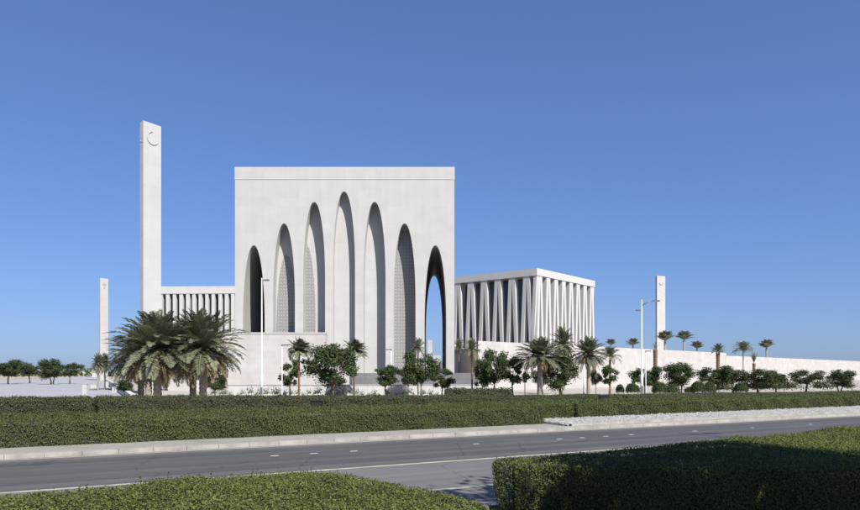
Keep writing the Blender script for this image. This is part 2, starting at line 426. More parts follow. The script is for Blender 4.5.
def palm_proto(name, trunk_h, trunk_r, frond_len, nfr, e_hi, e_lo, seed, bark, lean=0.0, dry=True, leafw=0.055, nl=26, wind=0.0, lfl=0.42, droop=1.25, boots=True):
    rs = random.Random(seed)
    root = empty(name, (0, 0, 0))
    mb = MB(); pts = []; rad = []
    k = max(8, int(trunk_h/0.13))
    for i in range(k+1):
        t = i/k
        pts.append((lean*t*t, 0, trunk_h*t-0.05)); b_ = 1.0+(0.10 if i % 2 else -0.06)*(1 if boots else 0.2)
        flare = 1.18 if t < 0.06 else (1.0+0.16*max(0, (t-0.8)/0.2))
        rad.append(trunk_r*b_*flare)
    mb.tube(pts, rad, 10)
    mb.build('trunk', bark, root, smooth=True)
    top = Vector((lean, 0, trunk_h))
    def fronds(cnt, eh, el, flen, mat, nm, sd):
        r2 = random.Random(sd); V = []; Fc = []; T = []
        ga = 2.39996
        for i in range(cnt):
            t = (i+0.5)/cnt
            az = i*ga+r2.uniform(-.25, .25); elv = R(eh+(el-eh)*t+r2.uniform(-7, 7))
            L = flen*r2.uniform(0.84, 1.1)*(0.80+0.25*min(1, t*2.2))
            seg = 11; p = top+Vector((0, 0, r2.uniform(-0.08, 0.05))); path = [p.copy()]; dirs = []
            bend = droop*r2.uniform(0.75, 1.2)
            hz = Vector((math.cos(az), math.sin(az), 0))
            for j in range(seg):
                s = (j+0.5)/seg; e = elv-bend*s**1.3*(0.5+0.5*math.cos(elv))
                d = hz*math.cos(e)+Vector((0, 0, math.sin(e)))
                if wind: d = (d+Vector((wind*s, 0, 0))).normalized()
                p = p+d*(L/seg); path.append(p.copy()); dirs.append(d)
            tnt = r2.random()
            # rachis
            side0 = Vector((-math.sin(az), math.cos(az), 0))
            for j in range(seg):
                w0 = 0.05*(1-j/seg)*flen/2.6+0.008; w1 = 0.05*(1-(j+1)/seg)*flen/2.6+0.008
                b = len(V); V += [path[j]-side0*w0, path[j]+side0*w0, path[j+1]+side0*w1, path[j+1]-side0*w1]
                Fc.append((b, b+1, b+2, b+3)); T.append(tnt*0.5+0.5)
            for side in (-1, 1):
                for q in range(nl):
                    s = 0.14+0.86*(q+0.5)/nl; fj = s*seg; j = min(int(fj), seg-1)
                    b0 = path[j].lerp(path[j+1], fj-j); d = dirs[j]
                    up = d.cross(side0).normalized()
                    if up.z < 0: up = -up
                    ll = lfl*flen/2.6*(math.sin(PI*min(0.97, 0.18+0.80*s))**0.7)*r2.uniform(0.85, 1.15)
                    ld = (side0*side*0.78+d*0.55+up*r2.uniform(0.05, 0.42)).normalized()
                    tip = b0+ld*ll-Vector((0, 0, 0.16*ll)); mid = b0+ld*ll*0.5
                    wv = d*leafw*0.5*flen/2.6
                    b = len(V); V += [b0-wv*0.5, mid-wv, tip, mid+wv]
                    Fc.append((b, b+1, b+2, b+3)); T.append(min(1, max(0, tnt+r2.uniform(-.25, .25))))
        mesh_obj(nm, np.array([tuple(v) for v in V]), np.array(Fc), [mat], root, tint=T)
    fronds(nfr, e_hi, e_lo, frond_len, M['palm_leaf'], 'crown', seed)
    if dry: fronds(int(nfr*0.22), e_lo+14, e_lo-26, frond_len*0.86, M['palm_dry'], 'dry_fronds', seed+1)
    return root

def blob_shrub(name, w, h, leaf, nleaf, mat, seed, clipped=True):
    rs = np.random.default_rng(seed)
    q = rs.normal(size=(nleaf, 3)); q[:, 2] = np.abs(q[:, 2])*1.0-0.35*rs.random(nleaf)
    q /= np.linalg.norm(q, axis=1, keepdims=True)
    rad = rs.uniform(0.25, 1.0, (nleaf, 1))**0.35*1.03 if clipped else rs.uniform(0.3, 1.25, (nleaf, 1))
    rad = rad*(1+0.06*np.sin(q[:, :1]*7+q[:, 1:2]*5))
    P = q*rad*np.array([w, w, h*0.62])+np.array([0, 0, h*0.40]); P[:, 2] = np.maximum(P[:, 2], 0.01)
    V, Fq = leaf_quads(P, q+rs.normal(size=q.shape)*0.6, leaf, leaf*0.6)
    return mesh_obj(name, V, Fq, [mat], tint=RNG.random(nleaf))

# ------------------------------------------------------------------ world, sun, camera
SUN_AZ, SUN_EL = 34.0, 46.0            # to the right of straight behind the camera
S = Vector((math.sin(R(SUN_AZ))*math.cos(R(SUN_EL)), -math.cos(R(SUN_AZ))*math.cos(R(SUN_EL)), math.sin(R(SUN_EL))))
w = bpy.data.worlds.new('World'); SC.world = w; w.use_nodes = True
nt = w.node_tree; bg = nt.nodes['Background']
sky = nt.nodes.new('ShaderNodeTexSky'); sky.sky_type = 'NISHITA'; sky.sun_disc = False
sky.sun_elevation = R(SUN_EL); sky.sun_rotation = math.atan2(S.x, S.y)
sky.altitude = 0; sky.air_density = 1.0; sky.dust_density = 0.5; sky.ozone_density = 8.0
gm = nt.nodes.new('ShaderNodeGamma'); gm.inputs[1].default_value = 0.69; nt.links.new(sky.outputs[0], gm.inputs[0])
gn = nt.nodes.new('ShaderNodeMix'); gn.data_type = 'RGBA'; gn.blend_type = 'MULTIPLY'; gn.inputs[0].default_value = 1.0; gn.clamp_result = False
gn.inputs[7].default_value = (0.80, 0.97, 1.42, 1); nt.links.new(gm.outputs[0], gn.inputs[6])
nt.links.new(gn.outputs[2], bg.inputs[0]); bg.inputs[1].default_value = 0.089
sun = bpy.data.lights.new('sun', 'SUN'); sun.energy = 5.0; sun.angle = R(0.5); sun.color = (1.0, 0.96, 0.895)
so = bpy.data.objects.new('sun', sun); COL.objects.link(so)
so.rotation_euler = (-S).to_track_quat('-Z', 'Y').to_euler(); so.location = (20, -30, 60)

cam = bpy.data.cameras.new('camera'); co = bpy.data.objects.new('camera', cam); COL.objects.link(co)
cam.sensor_width = 36; cam.lens = 36*F/860.0; cam.shift_y = (HZ-255)/860.0
cam.clip_start = 0.1; cam.clip_end = 12000
co.location = (0, 0, EYE); co.rotation_euler = (R(90), 0, 0)
SC.camera = co
SC.view_settings.view_transform = 'Standard'; SC.view_settings.look = 'None'
SC.view_settings.gamma = 1; SC.view_settings.use_curve_mapping = False
SC.view_settings.exposure = 0.75
SC.cycles.max_bounces = 6; SC.cycles.transparent_max_bounces = 8

# ------------------------------------------------------------------ setting
def strip(name, s0, s1, n0, n1, z0, z1, mat, parent=None):
    o = MB().prism([rp(s0, n0), rp(s1, n0), rp(s1, n1), rp(s0, n1)], z0, z1).build(name, mat, parent); return o
def sheet(name, poly, z, mat, parent=None):
    a = sum(poly[i][0]*poly[(i+1)%len(poly)][1]-poly[(i+1)%len(poly)][0]*poly[i][1] for i in range(len(poly)))
    if a < 0: poly = poly[::-1]
    return mesh_obj(name, [(x, y, z) for x, y in poly], [tuple(range(len(poly)))], mat, parent)

g = sheet('ground', [(-5000, -60), (5000, -60), (5000, 9000), (-5000, 9000)], 0.0, M['sand']); g['kind'] = 'structure'
road = sheet('road', [rp(-160, 10.6), rp(420, 10.6), rp(420, 23.35), rp(-160, 23.35)], 0.004, M['asphalt']); road['kind'] = 'structure'
o = sheet('near_lane', [rp(-160, 10.6), rp(420, 10.6), rp(420, 16.8), rp(-160, 16.8)], 0.006, M['asphalt_old'], road)
def line(name, s0, s1, n, wd, mat): return sheet(name, [rp(s0, n-wd/2), rp(s1, n-wd/2), rp(s1, n+wd/2), rp(s0, n+wd/2)], 0.008, mat, road)
line('edge_line', -160, 420, 16.9, 0.2, M['yellow'])
line('edge_line', -160, 420, 12.9, 0.16, M['yellow'])
line('edge_line', -160, 420, 23.1, 0.10, M['white_line'])
for px, py in ((275, 456), (312, 453), (349, 450), (476, 444), (560, 439.2), (586, 438.3), (611, 437), (635, 435.3), (761, 428.5), (700, 431.6), (820, 425)):
    D = F*EYE/(py-HZ); p = at(px, py, D); s = RD.x*p.x+RD.y*p.y
    line('lane_dash', s-0.12, s+0.12, 20.5, 0.13, M['dash'])
kb = MB()
for k in range(-120, 400):
    if True:
        kb.prism([rp(k*1.0+0.006, 23.35), rp(k*1.0+0.994, 23.35), rp(k*1.0+0.994, 23.55), rp(k*1.0+0.006, 23.55)], 0.0, 0.135)
o = kb.build('kerb', M['kerb']); o['kind'] = 'structure'
kb = MB()
for k in range(-60, 100):
    kb.prism([rp(k*1.0+0.006, 10.35), rp(k*1.0+0.994, 10.35), rp(k*1.0+0.994, 10.6), rp(k*1.0+0.006, 10.6)], 0.0, 0.13)
o = kb.build('kerb', M['kerb']); o['kind'] = 'structure'
o = strip('pavement', -120, 20.2, 23.55, 25.75, -0.1, 0.11, M['pave_verge']); o['kind'] = 'structure'
# raised gravel bed with its stone edging on the right
o = strip('pavement', 20.2, 400, 23.55, 24.1, -0.1, 0.11, M['pave_verge']); o['kind'] = 'structure'
def gravel_bed():
    gb = MB(); ns = 300; nn = 9
    V = []; Fq = []
    for i in range(ns+1):
        s = 20.6+(i/ns)**1.4*140
        for j in range(nn+1):
            n_ = 24.3+4.2*j/nn; x, y = rp(s, n_)
            z = 0.13+0.05*math.sin(PI*j/nn)+RNG.normal()*0.025
            V.append((x, y, z if 0 < j < nn and i > 0 else 0.02))
    for i in range(ns):
        for j in range(nn):
            a = i*(nn+1)+j; Fq.append((a, a+nn+1, a+nn+2, a+1))
    o = mesh_obj('gravel', V, Fq, M['gravel']); o['kind'] = 'stuff'
    # loose stones
    P = np.column_stack([RNG.uniform(20.6, 60, 5200), RNG.uniform(24.3, 28.3, 5200)])
    return o, P
o, GP = gravel_bed()
tag(o, 'white gravel strip between the kerb and the right hand hedge', 'gravel')
st = MB()
for s, n_ in GP[:2600]:
    x, y = rp(s, n_); r_ = RNG.uniform(0.03, 0.085); z = 0.12+0.05*math.sin(PI*(n_-24.3)/4.2)
    a = RNG.uniform(0, 2*PI)
    v = [(x+r_*math.cos(a+k*2*PI/5)*RNG.uniform(.7, 1.2), y+r_*math.sin(a+k*2*PI/5)*RNG.uniform(.7, 1.2), z) for k in range(5)]+[(x, y, z+r_*RNG.uniform(.6, 1.0))]
    st.add(v, [(k, (k+1) % 5, 5) for k in range(5)])
st.build('stones', M['gravel'], o)['kind'] = 'stuff'
o = strip('gravel_edging', 20.45, 160, 24.1, 24.3, 0.0, 0.2, M['kerb']); o['kind'] = 'structure'
o = sheet('hedge_bed', [rp(-120, 25.8), rp(300, 28.3), rp(300, 38), rp(-120, 38)], 0.010, M['soil']); o['kind'] = 'structure'
o = sheet('verge', [rp(-60, -30), rp(90, -30), rp(90, 10.35), rp(-60, 10.35)], 0.006, M['soil']); o['kind'] = 'structure'
o = sheet('plaza', [(-30, 56), (30, 50), (140, 100), (140, 260), (-140, 260), (-60, 100)], 0.005, M['paving']); o['kind'] = 'structure'
# access road at the far left going away
def gp(px, py):
    D = F*EYE/(py-HZ); return (gx(px, D), D)
o = sheet('access_road', [gp(128, 400), gp(118, 394), gp(106, 386), gp(99, 379.5), gp(90, 376), gp(84, 376), gp(-60, 384), gp(-90, 402)], 0.012, M['ramp']); o['kind'] = 'structure'

# ------------------------------------------------------------------ hedges
LH = lambda P: 0.92+0.0*P[:, 0]
hedge('hedge', [rp(-34, 25.7), rp(20.2, 25.7), rp(20.2, 30.6), rp(-34, 30.6)], 0.92, M['hedge_far'], 900, 1400, 0.050,
      'long clipped green hedge along the kerb, left of the gravel', rough=0.06, taper=0.05)
hedge('hedge', [rp(20.35, 28.4), rp(24.2, 28.4), rp(24.2, 32.0), rp(20.35, 32.0)], 0.90, M['hedge_far'], 900, 1400, 0.050,
      'short clipped hedge block at the left end of the gravel', rough=0.06, taper=0.05)
hedge('hedge', [rp(24.5, 28.4), rp(85, 28.4), rp(85, 32.2), rp(24.5, 32.2)], lambda P: 0.88-0.0016*(P@np.array([RD.x, RD.y])-24), M['hedge_far'], 460, 900, 0.062,
      'long clipped green hedge behind the white gravel strip', rough=0.06, taper=0.05)
def bh(P):
    s = P@np.array([RD.x, RD.y]); return np.interp(s, [-20, 4.0, 15, 27, 50, 90], [1.42, 1.36, 1.19, 1.02, 0.86, 0.80])
def bseg(s0, s1, lab, dens=620):
    hedge('hedge', [rp(s0, 33.6), rp(s1, 33.6), rp(s1, 36.2), rp(s0, 36.2)], bh, M['hedge_back'], dens, 1100, 0.058, lab, rough=0.06, taper=0.03)
bseg(-34, 1.9, 'taller rear hedge at the far left beside the access road')
bseg(2.05, 33.0, 'long rear hedge running below the mosque and palms')
bseg(33.15, 96, 'rear hedge below the white podium wall on the right', 260)

nearL = [(-9, 5.0), (-9, 6.2), (-6.6, 7.3), (-4.9, 8.0), (-4.28, 8.55), (-3.6, 9.25), (-3.0, 9.8), (-2.33, 10.15), (-1.8, 10.12), (-1.3, 9.9), (-0.8, 9.5), (-0.35, 9.05), (0.0, 8.65), (0.28, 8.25), (0.55, 7.75), (0.75, 7.2), (0.85, 6.5), (0.8, 5.0)]
def vis(P): return (P[:, 0] > -0.66*P[:, 1]-0.7) & (P[:, 0] < 0.66*P[:, 1]+0.7) & (P[:, 1] > 6.0)
NLH = hedge('hedge', nearL, lambda P: 1.06-0.012*P[:, 0]+0.03*np.sin(P[:, 0]*0.9+1), M['hedge_near'], 4600, 2200, 0.029,
      'sunlit low hedge at the lower left with a rounded end', rough=0.04, woody=0.34, keep=vis)
sg = MB(); r9 = random.Random(77); SGL = []
for k in range(26):
    t = r9.random(); x = -4.2+3.0*r9.random(); y = 8.2+1.6*r9.random()
    if not in_poly(np.array([[x, y]]), nearL)[0]: continue
    z = 1.06-0.012*x+0.03*math.sin(x*0.9+1); h = r9.uniform(0.05, 0.14) if k else 0.2
    tx, ty = r9.uniform(-.03, .03), r9.uniform(-.03, .03)
    sg.tube([(x, y, z-0.1), (x+tx*.4, y+ty*.4, z+h*.5), (x+tx, y+ty, z+h)], [0.004, 0.003, 0.002], 4)
    for q in range(5): SGL.append((x+tx*q/4+r9.uniform(-.012, .012), y+ty*q/4+r9.uniform(-.012, .012), z+h*(0.3+0.7*q/4)))
sg.build('stray_twigs', M['woody'], NLH)['kind'] = 'stuff'
Vq, Fq_ = leaf_quads(np.array(SGL), RNG.normal(size=(len(SGL), 3)), 0.035, 0.02)
mesh_obj('stray_leaves', Vq, Fq_, [M['hedge_near']], NLH, tint=RNG.random(len(SGL)))['kind'] = 'stuff'
nearR = [(1.02, 11.75), (1.1, 12.05), (2.6, 13.05), (4.6, 14.45), (6.6, 15.85), (8.6, 17.25), (14, 21), (22, 26.6), (22, 12.6), (10, 11.6), (6, 11.3), (3, 11.35), (1.4, 11.5)]
def visr(P): return (P[:, 0] < 0.66*P[:, 1]+0.8)
hedge('hedge', nearR, lambda P: 1.0+0.02*np.sin(P[:, 0]*1.3), M['hedge_near'], 2600, 4200, 0.032,
      'large foreground hedge at the lower right, mostly in deep shade', rough=0.045, taper=0.30, keep=visr)

# ------------------------------------------------------------------ mosque
MY = 96.0; SC_M = F/MY
def mx(px): return (px-430.0)/SC_M
def mz(py): return EYE+(HZ-py)/SC_M
X0, X1 = mx(235), mx(454.4); ZT = mz(167); ZP = mz(179.6)
arches = [(253.8, 245.3), (284.0, 223.4), (314.2, 202.0), (344.1, 191.4), (374.6, 201.8), (404.6, 223.4), (435.4, 245.4)]
HW = 10.9/SC_M; TA = 10.6
def arch_curve(cx, za, hw=HW, ta=TA, n=22):
    """right half then left half of an arch from floor to floor, apex at za"""
    pts = []
    for i in range(n+1):
        th = (PI/2)*i/n
        x = hw*math.cos(th)**0.96; z = za-ta+ta*math.sin(th)
        pts.append((x, z))
    right = [(cx+x, z) for x, z in pts]; left = [(cx-x, z) for x, z in pts[::-1]][1:]
    return right+left      # from right spring over apex to left spring
mosque = empty('mosque', (mx(344), MY+15, 0), 'tall white stone mosque cube with seven pointed arches of different heights', 'mosque')
def wl(o):       # keep world coordinates while parented
    o.matrix_parent_inverse = Matrix.Translation(-mosque.location); return o
DEP = 30.5
outline = [(X0, 0.0)]
for px, py in arches:
    c = arch_curve(mx(px), mz(py))
    left_to_right = c[::-1]
    outline += [(left_to_right[0][0], 0.0)]+left_to_right+[(left_to_right[-1][0], 0.0)]
outline += [(X1, 0.0), (X1, ZP), (X0, ZP)]
n = len(outline)
V = [(x, MY, z) for x, z in outline]+[(x, MY+DEP, z) for x, z in outline]
Fc = [tuple(range(n)), tuple(range(2*n-1, n-1, -1))]+[(i, i+n, (i+1) % n+n, (i+1) % n) for i in range(n)]
wl(mesh_obj('arcaded_wall', V, Fc, M['limestone'], mosque))
pb = MB().box(X0-0.04, X1+0.04, MY-0.04, MY+DEP+0.04, ZP+0.002, ZT)
wl(pb.build('parapet', M['limestone'], mosque))
depths = {1: 1.95, 2: 1.95, 3: 1.35, 4: 1.95, 5: 2.25}
for i, (px, py) in enumerate(arches):
    if i not in depths: continue
    c = arch_curve(mx(px), mz(py)+0.05, HW+0.004)[::-1]
    poly = [(c[0][0], 0.0)]+c+[(c[-1][0], 0.0)]
    yb = MY+depths[i]; k = len(poly)
    V = [(x, yb, z) for x, z in poly]+[(x, yb+0.5, z) for x, z in poly]
    Fc = [tuple(range(k)), tuple(range(2*k-1, k-1, -1))]+[(a, a+k, (a+1) % k+k, (a+1) % k) for a in range(k)]
    wl(mesh_obj('niche_wall', V, Fc, M['limestone'], mosque))
# pierced screens set in the niche walls: (arch, centre px, apex py, clipped to the niche)
for i, cpx, apy in ((1, 286.5, 255.0), (2, 305.5, 244.0), (5, 404.6, 227.0)):
    yb = MY+depths[i]; sc = F/yb
    cx = (cpx-430)/sc; za = EYE+(HZ-apy)/sc
    nc = mx(arches[i][0])
    lim0, lim1 = nc-HW+0.01, nc+HW-0.01
    hw = 1.38 if i != 5 else HW-0.02
    c = arch_curve(cx, za, hw, TA)[::-1]
    poly = [(c[0][0], 0.0)]+c+[(c[-1][0], 0.0)]
    poly = [(min(max(x, lim0), lim1), z) for x, z in poly]
    if i == 5: poly = [(x, min(z, mz(arches[i][1])-0.5)) for x, z in poly]
    k = len(poly)
    V = [(x, yb-0.03, z) for x, z in poly]+[(x, yb+0.1, z) for x, z in poly]
    Fc = [tuple(range(k)), tuple(range(2*k-1, k-1, -1))]+[(a, a+k, (a+1) % k+k, (a+1) % k) for a in range(k)]
    wl(mesh_obj('lattice_screen', V, Fc, M['screen'], mosque))
bs = MB().box(mx(442.5), mx(446.3), MY-0.5, MY+3, 0, mz(376)) if False else None
# paved floor course
wl(MB().box(X0-0.5, X1+0.5, MY-2.2, MY-0.02, 0, 0.45).build('plinth_step', M['limestone'], mosque))

# podium wall to the left of and below the mosque
def wallthing(name, poly, z0, z1, mat, label, cat, cope=None):
    o = MB().prism(poly, z0, z1).build(name, mat)
    tag(o, label, cat)
    return o
zw = EYE+38/F*93.6
pw = wallthing('podium_wall', [(gx(168, 93.6), 93.6), (gx(325.3, 93.6), 93.6), (gx(325.3, 93.6), 95.4), (gx(168, 93.6), 95.4)], 0, [zw-0.0]*4, M['podium'],
      'pale stone podium wall in front of the left mosque arches', 'wall')
MB().box(gx(168, 93.6)-.03, gx(325.3, 93.6)+0.03, 93.54, 95.4, zw+0.002, zw+0.22).build('coping', M['limestone'], pw)
# added wall whose dark grey stands in for the shade below the mosque piers
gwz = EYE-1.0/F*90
gw = wallthing('shade_band_wall', [(gx(352, 90), 90.0), (gx(478, 90), 90.0), (gx(478, 90), 90.5), (gx(352, 90), 90.5)], 0, gwz, M['grey_and_shade'],
      'low dark grey wall coloured as the shaded band below the mosque piers', 'wall')
# low white wall at the edge of the plaza
lwz = EYE-13.2/F*73
lw = wallthing('low_wall', [(gx(228, 73), 73.0), (gx(483, 73), 73.0), (gx(483, 73), 73.35), (gx(228, 73), 73.35)], 0, lwz, M['lowwall'],
      'long low white boundary wall behind the small planted shrubs', 'wall')
MB().box(gx(228, 73)-.03, gx(483, 73)+.03, 72.95, 73.4, lwz+0.002, lwz+0.07).build('coping', M['limestone'], lw)

# right podium
def pline(s, off=0.0): return (6.31+0.70*s-0.714*off, 92+0.714*s+0.70*off)
hz1 = EYE+31.2/F*92
p1 = MB().prism([pline(0), pline(82), pline(82, 62), (30.0, 245.0), (24.0, 200)], 0, hz1).build('podium', M['podium'])
tag(p1, 'long white stone podium wall below the zigzag columned building', 'podium')
hz2 = EYE+16.4/F*150
p2 = MB().prism([pline(82.01), pline(240), pline(240, 50), pline(82.01, 50)], 0, hz2).build('podium', M['podium'])
tag(p2, 'lower stepped stretch of white podium wall at the far right', 'podium')
# shaded side wall between mosque and podium
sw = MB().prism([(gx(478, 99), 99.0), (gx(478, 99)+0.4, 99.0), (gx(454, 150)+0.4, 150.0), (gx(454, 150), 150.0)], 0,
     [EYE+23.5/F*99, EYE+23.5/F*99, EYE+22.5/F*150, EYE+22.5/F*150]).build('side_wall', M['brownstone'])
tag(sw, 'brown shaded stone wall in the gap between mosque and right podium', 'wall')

# ------------------------------------------------------------------ synagogue : zigzag column cube
U = Vector((0.634, 0.773, 0)); VV = Vector((-0.773, 0.634, 0)); CN = Vector((gx(537, 171.6), 171.6, 0)); SL = 31.5; SV = 27.0; SZ = 28.0
syn = empty('pavilion', CN+U*SL/2+VV*SV/2, 'white cube building with zigzag columns and flat roof slab', 'building')
def sw_(o): o.matrix_parent_inverse = Matrix.Translation(-syn.location); return o
def loc(u, v, z): return CN+U*u+VV*v+Vector((0, 0, z))
def fbox(u0, u1, v0, v1, z0, z1):
    mb = MB(); v = [loc(u0, v0, z0), loc(u1, v0, z0), loc(u1, v1, z0), loc(u0, v1, z0), loc(u0, v0, z1), loc(u1, v0, z1), loc(u1, v1, z1), loc(u0, v1, z1)]
    return mb.add(v, [(0,3,2,1),(4,5,6,7),(0,1,5,4),(1,2,6,5),(2,3,7,6),(3,0,4,7)])
sw_(fbox(0, SL, 0, SV, SZ-1.75, SZ).build('roof_slab', M['concrete'], syn))
sw_(fbox(4.2, SL-4.2, 4.2, SV-4.2, 0, SZ-1.752).build('glass_wall', M['dark_glass'], syn))
def leg(mb, frame, c0, dirn, zt, zb, depth, wd, bw):
    """one raking leg: frame(a, d, z) maps along-face, depth, height"""
    a0 = c0+dirn*0.43; a1 = c0+dirn*(bw/2-0.40)
    segs = 6; V = []
    for k in range(segs+1):
        t = k/segs; z = zt+(zb-zt)*t; a = a0+(a1-a0)*t
        hw = wd/2
        V += [frame(a-hw, 0.15, z), frame(a+hw, 0.15, z), frame(a+hw, 0.15+depth, z), frame(a-hw, 0.15+depth, z)]
    Fc = []
    for k in range(segs):
        b = k*4
        for j in range(4): Fc.append((b+j, b+(j+1) % 4, b+4+(j+1) % 4, b+4+j))
    Fc += [(0, 1, 2, 3), (segs*4+3, segs*4+2, segs*4+1, segs*4)]
    mb.add(V, Fc)
for face in range(4):
    fr = [lambda a, d, z: loc(d, a, z), lambda a, d, z: loc(a, d, z), lambda a, d, z: loc(SL-d, a, z), lambda a, d, z: loc(a, SV-d, z)][face]
    bw, nb, first = ((4.28, 6, 3.15), (4.0, 8, 1.9))[face % 2]
    for k in range(nb):
        mb = MB()
        for dr in (-1, 1): leg(mb, fr, first+bw*k, dr, SZ-1.755, 0, 1.3, 0.92, bw)
        sw_(mb.build('zigzag_column', M['concrete'], syn))
    if face % 2 == 0:
        mb = MB(); leg(mb, fr, 0.2, 1, SZ-1.755, 0, 1.3, 0.92, bw)
        sw_(mb.build('corner_column', M['concrete'], syn))

# ------------------------------------------------------------------ church : forest of columns
CY = 212.0; cx0 = gx(150, CY); cx1 = cx0+31.0; cz = EYE+86/F*CY; cb = EYE+78.6/F*CY
ch = empty('colonnade_hall', ((cx0+cx1)/2, CY+15, 0), 'square white hall of slender vertical columns behind the palms', 'building')
def cw_(o): o.matrix_parent_inverse = Matrix.Translation(-ch.location); return o
mb = MB(); ang = R(-2.2)
def crot(x, y): dx, dy = x-cx1, y-CY; return (cx1+dx*math.cos(ang)-dy*math.sin(ang), CY+dx*math.sin(ang)+dy*math.cos(ang))
def cbox(x0, x1, y0, y1, z0, z1): return MB().prism([crot(x0, y0), crot(x1, y0), crot(x1, y1), crot(x0, y1)], z0, z1)
cw_(cbox(cx0, cx1, CY, CY+31, cb, cz).build('roof_slab', M['concrete'], ch))
cw_(cbox(cx0+4, cx1-4, CY+9, CY+27, 0, cb-0.003).build('glass_wall', M['dark_glass'], ch))
rr = random.Random(5)
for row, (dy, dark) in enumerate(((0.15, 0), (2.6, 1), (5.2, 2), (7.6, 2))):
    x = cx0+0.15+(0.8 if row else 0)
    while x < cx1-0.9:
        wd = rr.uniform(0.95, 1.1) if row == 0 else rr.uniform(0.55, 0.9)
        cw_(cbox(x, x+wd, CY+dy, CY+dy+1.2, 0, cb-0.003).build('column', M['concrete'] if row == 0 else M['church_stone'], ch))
        x += (2.02+rr.uniform(-.12, .12)) if row == 0 else rr.uniform(1.9, 3.6)

# ------------------------------------------------------------------ slender towers
def tower(name, D, cpx, wl_px, wr_px, top_l, top_c, top_r, label, emblem=None, zb=0.0):
    """four-sided slab tower: near corner at cpx, left face wl_px wide, right face wr_px wide"""
    P0 = Vector((gx(cpx, D), D)); vd = P0.normalized(); rgt = Vector((vd.y, -vd.x))
    sc = F/D*1.0
    th = R(32)
    wr = wr_px/sc/math.cos(th); wl_ = wl_px/sc/math.sin(th)
    ur = rgt*math.cos(th)+vd*math.sin(th); ul = -rgt*math.sin(th)+vd*math.cos(th)
    P1 = P0+ur*wr; P2 = P0+ul*wl_; P3 = P0+ur*wr+ul*wl_
    # solve widths so that the silhouettes land on the requested columns
    def px(p): return 430+F*p.x/p.y
    for _ in range(20):
        wr *= wr_px/max(0.1, px(P0+ur*wr)-cpx); wl_ *= wl_px/max(0.1, cpx-px(P0+ul*wl_))
    P1 = P0+ur*wr; P2 = P0+ul*wl_; P3 = P0+ur*wr+ul*wl_
    z = lambda p, y: EYE+(HZ-y)/F*p.y
    z0, z1, z2 = z(P0, top_c), z(P1, top_r), z(P2, top_l)
    root = empty(name, (P0.x, P0.y, 0), label, 'tower')
    o = MB().prism([tuple(P0), tuple(P1), tuple(P3), tuple(P2)], zb, [z0, z1, z1+z2-z0, z2]).build('shaft', M['limestone'], root)
    inv = Matrix.Translation(-Vector((P0.x, P0.y, 0))); o.matrix_parent_inverse = inv
    nrm = Vector((ur.y, -ur.x, 0)); 
    if nrm.dot(Vector((vd.x, vd.y, 0))) > 0: nrm = -nrm
    nl = Vector((-ul.y, ul.x, 0))
    if nl.dot(Vector((vd.x, vd.y, 0))) > 0: nl = -nl
    return root, P0, ur, ul, wr, wl_, (z0, z1), nrm, nl, inv

def plate(outline2d, origin, ax, nrm, th, name, mat, parent, inv):
    """a raised relief plate: outline in (along, up) coords on a face"""
    k = len(outline2d); o3 = Vector((origin[0], origin[1], origin[2])); a3 = Vector((ax.x, ax.y, 0))
    V = [o3+a3*x+Vector((0, 0, z))+nrm*th for x, z in outline2d]+[o3+a3*x+Vector((0, 0, z))-nrm*0.01 for x, z in outline2d]
    Fc = [tuple(range(k)), tuple(range(2*k-1, k-1, -1))]+[(i, i+k, (i+1) % k+k, (i+1) % k) for i in range(k)]
    o = mesh_obj(name, V, Fc, mat, parent); o.matrix_parent_inverse = inv
    import bmesh
    bm = bmesh.new(); bm.from_mesh(o.data); bmesh.ops.recalc_face_normals(bm, faces=bm.faces); bm.to_mesh(o.data); bm.free()
    return o
def crescent(r, off_ang, r2, d, n=22):
    """crescent outline: outer circle radius r minus circle r2 displaced by d towards off_ang"""
    # intersection half angle on outer circle
    ca = (r*r+d*d-r2*r2)/(2*r*d); a = math.acos(max(-1, min(1, ca)))
    cb_ = (r*r-d*d-r2*r2)/(2*d*r2); b = math.acos(max(-1, min(1, cb_)))
    pts = []
    for i in range(n+1):
        t = off_ang+a+(2*PI-2*a)*i/n; pts.append((r*math.cos(t), r*math.sin(t)))
    for i in range(1, n):
        t = off_ang+(2*PI-b)-(2*PI-2*b)*i/n; pts.append((d*math.cos(off_ang)+r2*math.cos(t), d*math.sin(off_ang)+r2*math.sin(t)))
    return pts
T = tower('minaret', 80.0, 143.3, 3.3, 17.8, 122.6, 120.4, 126.6, 'tall slim white minaret with a crescent carved near its top')
root, P0, ur, ul, wr, wl_, (z0, z1), nrm, nl, inv = T
r_ = wr*0.33
plate(crescent(r_, R(35), r_*0.90, r_*0.20), (P0.x+ur.x*wr*0.52, P0.y+ur.y*wr*0.52, z0-1.75), ur, nrm, 0.085, 'crescent', M['limestone'], root, inv)
plate(crescent(wl_*0.34, R(145), wl_*0.30, wl_*0.08), (P0.x+ul.x*wl_*0.5, P0.y+ul.y*wl_*0.5, z0-2.2), ul, nl, 0.03, 'crescent', M['limestone'], root, inv)
T = tower('tower', 214.0, 100.2, 1.6, 8.0, 278.5, 278.0, 278.8, 'distant slim white tower at the far left behind the palms')
root, P0, ur, ul, wr, wl_, (z0, z1), nrm, nl, inv = T
plate([(-0.12, -1.1), (0.12, -1.1), (0.12, 0.1), (0.55, 0.1), (0.55, 0.34), (0.12, 0.34), (0.12, 0.8), (-0.12, 0.8), (-0.12, 0.34), (-0.55, 0.34), (-0.55, 0.1), (-0.12, 0.1)],
      (P0.x+ur.x*wr*0.5, P0.y+ur.y*wr*0.5, z0-2.0), ur, nrm, 0.12, 'relief_mark', M['church_stone'], root, inv)
